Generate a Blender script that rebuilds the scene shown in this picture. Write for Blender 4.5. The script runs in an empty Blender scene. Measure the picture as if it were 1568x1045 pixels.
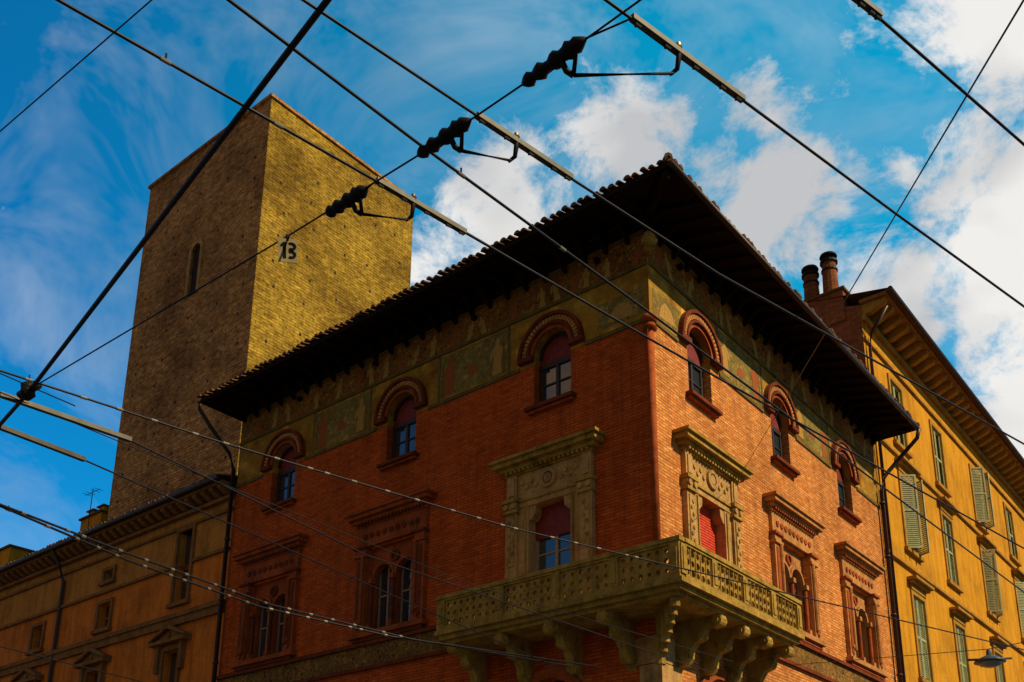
import bpy, math, random
from math import *
from mathutils import Matrix, Vector
random.seed(7)
col=bpy.context.scene.collection
# ------------------------------------------------------------------ frames
C=Vector((2.4,20.56,0))
L=Vector((-sin(radians(52)),cos(radians(52)),0)); R=Vector((sin(radians(38)),cos(radians(38)),0)); Z=Vector((0,0,1))
def frame(o,x,y):
    m=Matrix.Identity(4)
    for i,v in enumerate((x,y,Z)):
        for j in range(3): m[j][i]=v[j]
    for j in range(3): m[j][3]=o[j]
    return m
FL=(frame(C,L,-R),1)        # x = distance along left facade, y = outward
FR=(frame(C,-R,-L),-1)      # x = -distance along right facade, y = outward
T=Vector((-12.5,38,0))
TL=(frame(T,L,-R),1); TR=(frame(T,-R,-L),-1)
W=(Matrix.Identity(4),1)
def empty(name,loc=(0,0,0)):
    e=bpy.data.objects.new(name,None); col.objects.link(e); e.empty_display_size=.5; return e
class P:
    def __init__(s,fr): s.v=[];s.f=[];s.fr=fr;s.m=fr[1]
    def V(s,a,o,z): s.v.append((a*s.m,o,z)); return len(s.v)-1
    def F(s,pts): s.f.append([s.V(*p) for p in pts])
    def box(s,a0,a1,o0,o1,z0,z1):
        i=[s.V(a,o,z) for z in (z0,z1) for a,o in ((a0,o0),(a1,o0),(a1,o1),(a0,o1))]
        for q in ((0,3,2,1),(4,5,6,7),(0,1,5,4),(1,2,6,5),(2,3,7,6),(3,0,4,7)): s.f.append([i[k] for k in q])
    def prism(s,poly,lo,hi,axis='a'):
        n=len(poly)
        def mk(p,t):
            if axis=='a': return s.V(t,p[0],p[1])
            if axis=='o': return s.V(p[0],t,p[1])
            return s.V(p[0],p[1],t)
        a=[mk(p,lo) for p in poly]; b=[mk(p,hi) for p in poly]
        s.f.append(a[::-1]); s.f.append(b)
        for k in range(n): s.f.append([a[k],a[(k+1)%n],b[(k+1)%n],b[k]])
    def ring(s,cx,cz,r0,r1,o0,o1,t0=0,t1=pi,n=20):
        for k in range(n):
            a=t0+(t1-t0)*k/n; b=t0+(t1-t0)*(k+1)/n
            pa=[(cx+r*cos(t),cz+r*sin(t)) for r,t in ((r0,a),(r1,a),(r1,b),(r0,b))]
            s.F([(p[0],o1,p[1]) for p in pa])
            s.F([(pa[1][0],o0,pa[1][1]),(pa[2][0],o0,pa[2][1]),(pa[2][0],o1,pa[2][1]),(pa[1][0],o1,pa[1][1])])
            s.F([(pa[0][0],o0,pa[0][1]),(pa[3][0],o0,pa[3][1]),(pa[3][0],o1,pa[3][1]),(pa[0][0],o1,pa[0][1])])
            if k==0: s.F([(pa[0][0],o0,pa[0][1]),(pa[1][0],o0,pa[1][1]),(pa[1][0],o1,pa[1][1]),(pa[0][0],o1,pa[0][1])])
            if k==n-1: s.F([(pa[2][0],o0,pa[2][1]),(pa[3][0],o0,pa[3][1]),(pa[3][0],o1,pa[3][1]),(pa[2][0],o1,pa[2][1])])
    def disc(s,cx,cz,r,o0,o1,n=16):
        s.prism([(cx+r*cos(2*pi*k/n),cz+r*sin(2*pi*k/n)) for k in range(n)],o0,o1,'o')
    def cyl(s,cx,co,r,z0,z1,n=12,r2=None):
        r2=r if r2 is None else r2
        a=[s.V(cx+r*cos(2*pi*k/n),co+r*sin(2*pi*k/n),z0) for k in range(n)]
        b=[s.V(cx+r2*cos(2*pi*k/n),co+r2*sin(2*pi*k/n),z1) for k in range(n)]
        s.f.append(a[::-1]); s.f.append(b)
        for k in range(n): s.f.append([a[k],a[(k+1)%n],b[(k+1)%n],b[k]])
    def tube(s,pts,r,n=8,radii=None):
        pts=[Vector((p[0]*s.m,p[1],p[2])) for p in pts]
        rings=[]
        for i,p in enumerate(pts):
            d=((pts[min(i+1,len(pts)-1)]-pts[max(i-1,0)])).normalized()
            up=Vector((0,0,1)) if abs(d.z)<.95 else Vector((0,1,0))
            u=d.cross(up).normalized(); w=d.cross(u)
            rr=radii[i] if radii else r
            b=len(s.v)
            for k in range(n):
                q=p+(u*cos(2*pi*k/n)+w*sin(2*pi*k/n))*rr
                s.v.append(tuple(q))
            rings.append(list(range(b,b+n)))
        for i in range(len(rings)-1):
            A,B=rings[i],rings[i+1]
            for k in range(n): s.f.append([A[k],A[(k+1)%n],B[(k+1)%n],B[k]])
        s.f.append(rings[0][::-1]); s.f.append(rings[-1])
    def wall(s,a0,a1,z0,z1,ops=(),o=0,depth=.35,n=14):
        xs={a0,a1}; zs={z0,z1}
        for q in ops: xs|={q[0],q[1]}; zs|={q[2],q[3]}
        xs=sorted(x for x in xs if a0<=x<=a1); zs=sorted(z for z in zs if z0<=z<=z1)
        for i in range(len(xs)-1):
            for j in range(len(zs)-1):
                cx=(xs[i]+xs[i+1])/2; cz=(zs[j]+zs[j+1])/2
                if any(q[0]<cx<q[1] and q[2]<cz<q[3] for q in ops): continue
                s.F([(xs[i],o,zs[j]),(xs[i+1],o,zs[j]),(xs[i+1],o,zs[j+1]),(xs[i],o,zs[j+1])])
        for q in ops:
            b0,b1,c0,c1=q[:4]; arch=q[4] if len(q)>4 else False; nob=q[5] if len(q)>5 else False
            if arch:
                r=(b1-b0)/2; cx=(b0+b1)/2; cz=c1-r
                arc=[(cx-r*cos(pi*k/n),cz+r*sin(pi*k/n)) for k in range(n+1)]
                for k in range(n):
                    p,q2=arc[k],arc[k+1]
                    s.F([(p[0],o,p[1]),(q2[0],o,q2[1]),(q2[0],o,c1),(p[0],o,c1)])
                out=[(b0,c0)]+arc+[(b1,c0)]
            else: out=[(b0,c0),(b0,c1),(b1,c1),(b1,c0)]
            if nob and not arch: segs=[(out[0],out[1]),(out[2],out[3])]
            else:
                segs=[(out[k],out[k+1]) for k in range(len(out)-1)]
                if not nob: segs.append((out[-1],out[0]))
            for p,q2 in segs:
                s.F([(p[0],o,p[1]),(q2[0],o,q2[1]),(q2[0],o-depth,q2[1]),(p[0],o-depth,p[1])])
    def obj(s,name,mat,parent,smooth=False,bevel=0):
        me=bpy.data.meshes.new(name); me.from_pydata(s.v,[],s.f); me.update()
        ob=bpy.data.objects.new(name,me); col.objects.link(ob); ob.matrix_world=s.fr[0]; me.materials.append(mat)
        ob.parent=parent
        if smooth:
            for p in me.polygons: p.use_smooth=True
        return ob
# ------------------------------------------------------------------ materials
class M:
    def __init__(s,name):
        s.m=bpy.data.materials.new(name); s.m.use_nodes=True; s.nt=s.m.node_tree
        s.b=s.nt.nodes['Principled BSDF']; s.tc=s.n('ShaderNodeTexCoord')
    def n(s,t,**k):
        x=s.nt.nodes.new(t)
        for a,b in k.items(): setattr(x,a,b)
        return x
    def l(s,a,b): s.nt.links.new(a,b)
    def noise(s,scale,detail=4,rough=.6,vec=None,st=None):
        x=s.n('ShaderNodeTexNoise'); x.inputs['Scale'].default_value=scale; x.inputs['Detail'].default_value=min(detail,4); x.inputs['Roughness'].default_value=rough
        v=vec or s.tc.outputs['Object']
        if st:
            mp=s.n('ShaderNodeMapping'); mp.inputs['Scale'].default_value=st; s.l(v,mp.inputs[0]); v=mp.outputs[0]
        s.l(v,x.inputs['Vector']); return x.outputs['Fac']
    def ramp(s,fac,stops):
        r=s.n('ShaderNodeValToRGB'); e=r.color_ramp.elements
        while len(e)<len(stops): e.new(.5)
        for k,(p,c) in enumerate(stops):
            e[k].position=p; e[k].color=(c[0],c[1],c[2],1)
        s.l(fac,r.inputs[0]); return r.outputs[0]
    def mix(s,a,b,fac,mode='MIX'):
        x=s.n('ShaderNodeMix',data_type='RGBA',blend_type=mode)
        for v,i in ((fac,0),(a,6),(b,7)):
            if hasattr(v,'links'): s.l(v,x.inputs[i])
            else: x.inputs[i].default_value=v if not isinstance(v,tuple) else (v[0],v[1],v[2],1)
        return x.outputs[2]
    def bump(s,h,strength=.3,dist=.02):
        b=s.n('ShaderNodeBump'); b.inputs['Strength'].default_value=strength; b.inputs['Distance'].default_value=dist
        s.l(h,b.inputs['Height']); s.l(b.outputs[0],s.b.inputs['Normal'])
    def col(s,c): s.l(c,s.b.inputs['Base Color']) if hasattr(c,'links') else setattr(s.b.inputs['Base Color'],'default_value',(c[0],c[1],c[2],1))
    def rough(s,r,spec=.3): s.b.inputs['Roughness'].default_value=r; s.b.inputs['Specular IOR Level'].default_value=spec
    def uv(s):
        sp=s.n('ShaderNodeSeparateXYZ'); s.l(s.tc.outputs['Object'],sp.inputs[0])
        ad=s.n('ShaderNodeMath',operation='ADD'); s.l(sp.outputs[0],ad.inputs[0]); s.l(sp.outputs[1],ad.inputs[1])
        cb=s.n('ShaderNodeCombineXYZ'); s.l(ad.outputs[0],cb.inputs[0]); s.l(sp.outputs[2],cb.inputs[1]); return cb.outputs[0]
def plaster(name,c,var=.35,scale=.7,streak=True,rough=.9,dirt=(.3,.3,.3)):
    m=M(name); c2=tuple(x*(1-var) for x in c); c3=tuple(min(1,x*(1+var*.5)) for x in c)
    a=m.ramp(m.noise(scale,4,.7),[(.3,c2),(.5,c),(.72,c3)])
    if streak:
        d=m.ramp(m.noise(1.0,4,.7,st=(3.0,3.0,.35)),[(.42,(1,1,1)),(.7,tuple(.4+x*.6 for x in dirt))]); a=m.mix(a,d,.8,'MULTIPLY')
    fn=m.noise(14,2,.7); f=m.ramp(fn,[(.3,(.76,.76,.76)),(.7,(1.15,1.15,1.15))]); a=m.mix(a,f,.8,'MULTIPLY')
    m.col(a); m.rough(rough,.12); return m.m
def brick(name,c1,c2,mortar,bw=.27,rh=.078,ms=.009,stain=.5,bump=.5,hi=(1.4,1.5,1.6),streak=.6):
    m=M(name); uv=m.uv(); b=m.n('ShaderNodeTexBrick'); m.l(uv,b.inputs['Vector'])
    b.inputs['Scale'].default_value=1; b.inputs['Brick Width'].default_value=bw; b.inputs['Row Height'].default_value=rh; b.inputs['Mortar Size'].default_value=ms
    b.inputs['Bias'].default_value=-.1
    b.inputs['Color1'].default_value=(*c1,1); b.inputs['Color2'].default_value=(*c2,1); b.inputs['Mortar'].default_value=(*mortar,1)
    a=b.outputs['Color']
    n=m.ramp(m.noise(.45,4,.7),[(.3,(.45,.41,.38)),(.52,(1,1,1)),(.70,(1.3,1.25,1.2))]); a=m.mix(a,n,stain,'MULTIPLY')
    fn=m.noise(2.6,4,.85,st=(1,1,3.4)); n2=m.ramp(fn,[(.35,(.58,.52,.48)),(.54,(1.0,1.0,1.0)),(.68,hi)]); a=m.mix(a,n2,stain+.25,'MULTIPLY')
    n3=m.ramp(m.noise(1.0,3,.7,st=(2.6,2.6,.22)),[(.40,(1.1,1.1,1.1)),(.66,(.5,.45,.42))]); a=m.mix(a,n3,streak,'MULTIPLY')
    m.col(a); m.rough(.92,.1)
    mth=m.n('ShaderNodeMath',operation='SUBTRACT'); m.l(fn,mth.inputs[0]); m.l(b.outputs['Fac'],mth.inputs[1])
    m.bump(mth.outputs[0],bump,.015); return m.m
def flat(name,c,rough=.6,metal=0,spec=.4,noise=.2):
    m=M(name); a=m.ramp(m.noise(9,2,.6),[(.3,tuple(x*(1-noise) for x in c)),(.7,tuple(min(1,x*(1+noise)) for x in c))]); m.col(a); m.rough(rough,spec); m.b.inputs['Metallic'].default_value=metal; return m.m
def glass(name,tint=(.02,.03,.04)):
    m=M(name); m.col(tint); m.rough(.04,1); m.b.inputs['IOR'].default_value=1.9
    m.bump(m.noise(1.6,1,.5),.08,.05); return m.m
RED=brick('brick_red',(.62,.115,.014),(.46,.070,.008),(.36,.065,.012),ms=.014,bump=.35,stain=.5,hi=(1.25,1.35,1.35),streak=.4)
RSUN=brick('brick_sunlit_tone',(.80,.31,.075),(.58,.165,.030),(.40,.15,.04),ms=.016,stain=.6,hi=(1.3,1.75,2.2),streak=.35)  # same brick for the right face: painted sunlight plus pale efflorescence
DBRK=brick('brick_old',(.30,.09,.03),(.2,.06,.02),(.2,.10,.05))
STONE=plaster('carved_stone',(.48,.265,.085),.4,2.5,dirt=(.2,.14,.08))
STONED=plaster('weathered_balcony_stone',(.40,.235,.042),.5,3,dirt=(.15,.11,.05))
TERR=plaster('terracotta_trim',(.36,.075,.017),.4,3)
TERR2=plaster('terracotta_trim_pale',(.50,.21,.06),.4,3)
DTERR=plaster('terracotta_dark',(.18,.038,.012),.4,3)
WOOD=flat('dark_timber',(.016,.008,.004),.9,spec=.05)
TILE=plaster('roof_tile',(.13,.060,.025),.5,3,streak=False)
YEL=plaster('ochre_plaster',(.60,.26,.010),.35,.5,dirt=(.35,.24,.12))
YELT=plaster('ochre_trim',(.40,.20,.03),.3,2)
ORG=plaster('orange_plaster',(.66,.18,.018),.4,.6,dirt=(.3,.2,.12))
ORGU=plaster('tan_plaster',(.50,.20,.032),.4,.8,dirt=(.3,.22,.15))
ORGT=plaster('tan_trim',(.27,.115,.028),.35,2)
SHUT=flat('pale_shutter',(.38,.38,.17),.6)
GL=glass('window_glass'); 
DARK=flat('dark_interior',(.012,.008,.006),.9)
BLIND=flat('red_blind',(.17,.010,.004),.6,noise=.35)
SHRED=flat('red_roller_shutter',(.60,.050,.010),.6,noise=.25)
FRM=flat('dark_frame',(.030,.015,.010),.5)
WFRM=flat('pale_frame',(.32,.20,.11),.5)
PIPE=flat('copper_pipe',(.045,.020,.010),.45,.3)
IRON=flat('black_iron',(.010,.008,.007),.6,.2,spec=.2)
WIRE=flat('wire_metal',(.014,.010,.009),.5,.4)
ALU=flat('grey_channel',(.07,.06,.04),.5,.5)
CER=flat('clamp_metal',(.22,.18,.13),.4,.6)
def frieze(name,pal,scale,damp=.8):
    m=M(name)
    n=m.noise(scale,4,.7); v=m.n('ShaderNodeTexVoronoi'); v.inputs['Scale'].default_value=scale*1.4; m.l(m.tc.outputs['Object'],v.inputs['Vector'])
    a=m.ramp(n,[(.38,pal[0]),(.46,pal[1]),(.53,pal[2]),(.62,pal[3])])
    b=m.ramp(v.outputs['Distance'],[(.1,(1.3,1.25,1.1)),(.5,(.6,.6,.6))]); a=m.mix(a,b,.6,'MULTIPLY')
    d=m.ramp(m.noise(.8,4,.7),[(.35,(.5,.45,.4)),(.65,(1.15,1.15,1.1))]); a=m.mix(a,d,damp,'MULTIPLY')
    m.col(a); m.rough(.95,.1); return m.m
FR_LO=frieze('painted_plaster_ochre',[(.40,.18,.022),(.52,.25,.028),(.40,.21,.030),(.58,.31,.040)],1.6)
FR_HI=frieze('painted_figure_band',[(.12,.038,.010),(.44,.19,.035),(.20,.060,.012),(.52,.27,.055)],5)
FR_PAN=frieze('painted_scene',[(.16,.12,.03),(.36,.22,.05),(.18,.15,.045),(.46,.28,.07)],4,.6)
FR_GRN=plaster('painted_olive_border',(.16,.11,.03),.35,3)
FR_BAND=frieze('painted_storey_band',[(.08,.045,.02),(.44,.21,.04),(.13,.085,.03),(.34,.15,.03)],5)
def faded(name,c,c2):
    m=M(name); a=m.ramp(m.noise(6,4,.8),[(.36,c2),(.48,c),(.56,tuple((x+y)/2 for x,y in zip(c,c2))),(.66,c)]); m.col(a); m.rough(.95,.1); return m.m
PFIG=faded('painted_figure_red',(.34,.065,.018),(.20,.12,.03)); PFIG2=faded('painted_figure_ochre',(.46,.24,.055),(.22,.13,.03)); PFIG3=faded('painted_figure_dark',(.14,.06,.02),(.26,.15,.03))  # third tone is the darkest fresco paint
def tower_mat(name,c1,c2,mo):
    m=M(name); uv=m.uv()
    w=m.n('ShaderNodeTexNoise'); w.inputs['Scale'].default_value=1.2; w.inputs['Detail'].default_value=2; m.l(uv,w.inputs['Vector'])
    uv2=m.mix(uv,w.outputs['Color'],.05)
    b=m.n('ShaderNodeTexBrick'); m.l(uv2,b.inputs['Vector']); b.inputs['Scale'].default_value=1; b.inputs['Brick Width'].default_value=.38; b.inputs['Row Height'].default_value=.14; b.inputs['Mortar Size'].default_value=.016
    b.inputs['Color1'].default_value=(*c1,1); b.inputs['Color2'].default_value=(*c2,1); b.inputs['Mortar'].default_value=(*mo,1)
    a=b.outputs['Color']
    fn=m.noise(2.6,4,.85,vec=uv,st=(1,1.8,1))
    a=m.mix(a,m.ramp(fn,[(.36,(.40,.35,.30)),(.50,(.95,.95,.95)),(.66,(1.6,1.5,1.4))]),.95,'MULTIPLY')
    a=m.mix(a,m.ramp(m.noise(.25,4,.75,vec=uv),[(.35,(.48,.44,.42)),(.60,(1.15,1.15,1.15))]),.95,'MULTIPLY')
    m.col(a); m.rough(.95,.1); 
    mm=m.n('ShaderNodeMath',operation='SUBTRACT'); m.l(fn,mm.inputs[0]); m.l(b.outputs['Fac'],mm.inputs[1])
    m.bump(mm.outputs[0],.9,.07); return m.m
TOWL=tower_mat('tower_stone_shade',(.54,.275,.090),(.39,.19,.062),(.31,.155,.05))  # one tower stone, its shaded-side and sunlit-side tones put into two colours
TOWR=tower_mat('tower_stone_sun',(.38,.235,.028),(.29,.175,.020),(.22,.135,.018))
# ------------------------------------------------------------------ shared building details
def tile_edge(fr,a0,a1,o,z,slope,length,mat,parent,name,r=.085,step=.21,hips=(0,0)):
    p=P(fr); n=int((a1-a0)/step)
    for k in range(n+1):
        a=a0+k*(a1-a0)/n+random.uniform(-.02,.02); j=random.uniform(-.03,.05); nn=6
        ln=length
        if hips[0]: ln=min(ln,max(.05,a-a0-.05))
        if hips[1]: ln=min(ln,max(.05,a1-a-.05))
        r_=r*random.uniform(.85,1.12); zj=random.uniform(-.015,.02)
        e0=[];e1=[]
        for i in range(nn+1):
            t=pi*i/nn; e0.append(p.V(a-r_*cos(t),o+.06+j,z+zj+.02+r_*sin(t))); e1.append(p.V(a-r_*cos(t),o-ln,z+zj+.02+r_*sin(t)+(ln+.06)*slope))
        for i in range(nn): p.f.append([e0[i],e0[i+1],e1[i+1],e1[i]])
        p.f.append(e0)
    p.obj(name,mat,parent)
class Bld:
    def __init__(s,name): s.e=empty(name); s.parts={}
    def g(s,fr,key,mat):
        k=(id(fr),key)
        if k not in s.parts: s.parts[k]=(P(fr),key,mat)
        return s.parts[k][0]
    def done(s,smooth=()):
        for (k,(p,key,mat)) in s.parts.items():
            if p.f: p.obj(key,mat,s.e,key in smooth)
pal=Bld('brick_palazzo')
def win2(fr,c):
    z0,zs=13.68,15.07; h=.565
    ring=pal.g(fr,'arch_moulding',TERR); din=pal.g(fr,'arch_dentils',TERR2); dk=pal.g(fr,'arch_moulding_outer',DTERR)
    ring.ring(c,zs,h+.0,h+.10,-.02,.06); dk.ring(c,zs,h+.10,h+.16,0,.13); ring.ring(c,zs,h+.16,h+.33,0,.075); dk.ring(c,zs,h+.33,h+.42,0,.16)
    for k in range(25):
        t=pi*(k+.5)/25; r=h+.245; x=c+r*cos(t); z=zs+r*sin(t)
        q=.038; pts=[(x+q*(cos(t)*i-sin(t)*j),z+q*(sin(t)*i+cos(t)*j)) for i,j in ((-1.6,-1),(1.6,-1),(1.6,1),(-1.6,1))]
        din.prism(pts,.07,.115,'o')
    for sg in (-1,1):
        a,b=sorted((c+sg*(h+.0),c+sg*(h+.44))); dk.box(a,b,0,.15,zs-.13,zs-.003)
    dk.box(c-h-.17,c+h+.17,0,.2,z0-.15,z0-.06); ring.box(c-h-.12,c+h+.12,0,.12,z0-.22,z0-.153); dk.box(c-h,c+h,-.34,.0,z0-.06,z0+.02)
    f=pal.g(fr,'window_frames',FRM); o=-.24
    for a,b in ((c-h,c-h+.12),(c+h-.12,c+h),(c-.045,c+.045)): f.box(a,b,o-.05,o+.03,z0,14.8)
    f.box(c-h,c+h,o-.05,o+.035,z0+.02,z0+.13); f.box(c-h,c+h,o-.05,o+.04,14.76,14.88); f.box(c-h,c+h,o-.045,o+.02,14.28,14.32)
    pal.g(fr,'window_glass',GL).box(c-h,c+h,o-.06,o-.01,z0,14.8)
    pal.g(fr,'red_blinds',BLIND).wall(c-h-.02,c+h+.02,14.85,15.7,(),o=o+.0)
    f.ring(c,zs,h-.09,h+.01,o-.02,o+.05)
def cornice(p,c,hw,z,proj,h,dent=None):
    st=[(0.0,.25,.12),(.25,.5,.42),(.5,.8,.8),(.8,1.0,1.0)]
    for a,b,q in st: p.box(c-hw-proj*q,c+hw+proj*q,0,proj*q+.1,z+h*a,z+h*b-.002)
    if dent:
        n=int(2*hw/.13)
        for k in range(n): 
            x=c-hw+(k+.5)*2*hw/n; dent.box(x-.035,x+.035,.1,.1+proj*.38,z+h*.08,z+h*.248)
def big(fr,c,door_blind):
    p=pal.g(fr,'stone_surround',STONE); q=pal.g(fr,'stone_cornice',STONED); h=.62
    for sg in (-1,1):
        a,b=sorted((c+sg*.93,c+sg*1.28)); p.box(a,b,0,.14,7.9,10.95); p.box(a+.07,b-.07,.14,.165,9.6,10.85)
        q.box(a-.05,b+.05,0,.20,10.95,11.02); p.box(a-.02,b+.02,0,.17,11.02,11.22); q.box(a-.07,b+.07,0,.23,11.22,11.31)
        for kk in (-1,1): p.disc((a+b)/2+kk*.12,11.12,.075,.17,.22,10)
        for kk in range(7): q.disc((a+b)/2+.04*(-1)**kk,9.75+kk*.16,.05,.165,.19,8)
        a,b=sorted((c+sg*h,c+sg*.93)); p.box(a,b,-.3,.07,7.9,11.06)
        a,b=sorted((c+sg*(h+.06),c+sg*(h+.10))); q.box(a,b,.07,.1,7.9,11.0)
        p.prism([(c+sg*h,10.7),(c+sg*(h-.07),10.72),(c+sg*(h-.18),10.84),(c+sg*(h-.2),11.06),(c+sg*h,11.06)],-.3,.05,'o')
        a,b=sorted((c+sg*.95,c+sg*1.26)); p.box(a,b,0,.13,11.31,11.93); p.box(a+.06,b-.06,.13,.16,11.4,11.85)
    p.box(c-.93,c+.93,-.3,.09,11.06,11.31); p.box(c-.95,c+.95,0,.085,11.31,11.93); q.box(c-.93,c+.93,.09,.13,11.2,11.26)
    p.ring(c,11.62,.15,.24,.085,.15,0,2*pi,20); p.disc(c,11.62,.12,.085,.14,14)
    for sg in (-1,1):
        for k in range(4): p.disc(c+sg*(.38+k*.14),11.62+(.07 if k%2 else -.07),.06,.085,.12,8)
    cornice(q,c,1.27,11.93,.34,.4,q)
    f=pal.g(fr,'pale_window_frames',WFRM)
    o=-.25; pal.g(fr,'window_glass',GL).box(c-h,c+h,o-.06,o-.02,7.9,10.7)
    if door_blind:
        rs=pal.g(fr,'roller_shutter',SHRED); rs.box(c-h,c+h,o-.02,o+.03,8.2,11.06)
        z=8.25
        while z<11: rs.box(c-h,c+h,o+.03,o+.045,z,z+.05); z+=.07
    else:
        pal.g(fr,'red_blinds',BLIND).box(c-h,c+h,o-.02,o+.05,10.25,11.06)
        for a,b in ((c-h,c-h+.07),(c+h-.07,c+h),(c-.04,c+.04)): f.box(a,b,o-.03,o+.03,7.9,10.3)
        for z in (8.6,9.25,9.85): f.box(c-h+.07,c+h-.07,o-.03,o+.01,z,z+.04)
def bifora(fr,c,tm,tk):
    p=pal.g(fr,tk+'_surround',tm); d=pal.g(fr,tk+'_dark_mould',DTERR if tm is TERR else TERR)  # mouldings in a terracotta darker than the surround
    for sg in (-1,1):
        a,b=sorted((c+sg*.92,c+sg*1.3)); p.box(a,b,0,.13,8.85,11.0); d.box(a+.08,b-.08,.13,.15,9.0,10.9)
        p.box(a-.04,b+.04,0,.19,11.0,11.08); p.box(a,b,0,.15,11.08,11.24); d.box(a-.05,b+.05,0,.21,11.24,11.31)
        for z in (9.0,9.2): p.disc((a+b)/2,z,.05,.13,.18,8)
        p.cyl(c+sg*1.0,.17,.05,9.1,11.0,8)
    p.box(c-1.3,c+1.3,0,.1,11.31,11.9)
    for k in range(9):
        x=c-1.0+k*.25; d.disc(x,11.6,.085,.1,.13,8)
    cornice(p,c,1.3,11.9,.3,.38,d)
    p.box(c-1.4,c+1.4,0,.22,8.72,8.85); d.box(c-1.3,c+1.3,0,.14,8.62,8.717)
    p.wall(c-.92,c+.92,8.85,11.31,[(c-.80,c-.07,8.95,10.75,True),(c+.07,c+.80,8.95,10.75,True)],o=-.12,depth=.16)
    p.ring(c-.435,10.385,.365,.44,-.12,-.06,n=12); p.ring(c+.435,10.385,.365,.44,-.12,-.06,n=12)
    d.ring(c,10.92,.10,.16,-.12,-.06,0,2*pi,14); d.disc(c,10.92,.09,-.12,-.1,12)
    for x in (c,c-.84,c+.84):
        d.cyl(x,-.05,.055,9.1,10.25,10); p.box(x-.08,x+.08,-.13,.04,10.25,10.38); p.box(x-.08,x+.08,-.13,.04,8.86,9.1)
    o=-.32
    pal.g(fr,'window_glass',GL).box(c-.9,c+.9,o-.05,o,8.85,11.3)
    f=pal.g(fr,'pale_window_frames',WFRM)
    for x in (c-.435,c+.435): f.box(x-.03,x+.03,o-.01,o+.03,8.9,10.8)
    for x in (c-.78,c-.12,c+.08,c+.74): f.box(x,x+.05,o-.01,o+.03,8.9,10.8)
    f.box(c-.9,c+.9,o-.01,o+.03,9.9,9.95)
    pal.g(fr,'red_blinds',BLIND).box(c-.78,c-.45,o,o+.04,9.2,10.7)
def fig(x,z,s=1,lean=0):
    b=[(-.16,0),(-.13,.45),(-.2,.75),(-.07,.86),(-.07,.93),(-.09,1.03),(0,1.1),(.09,1.03),(.06,.9),(.2,.78),(.3,.5),(.24,.48),(.14,.62),(.13,.4),(.2,0)]
    return [(x+(p+lean*q)*s,z+q*s) for p,q in b]
LW2=[2.83,8.08,13.2]; RW2=[2.25,6.75,11.3]; LB=[2.88,8.2,13.35]; RB=[2.42,6.93,11.6]
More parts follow.
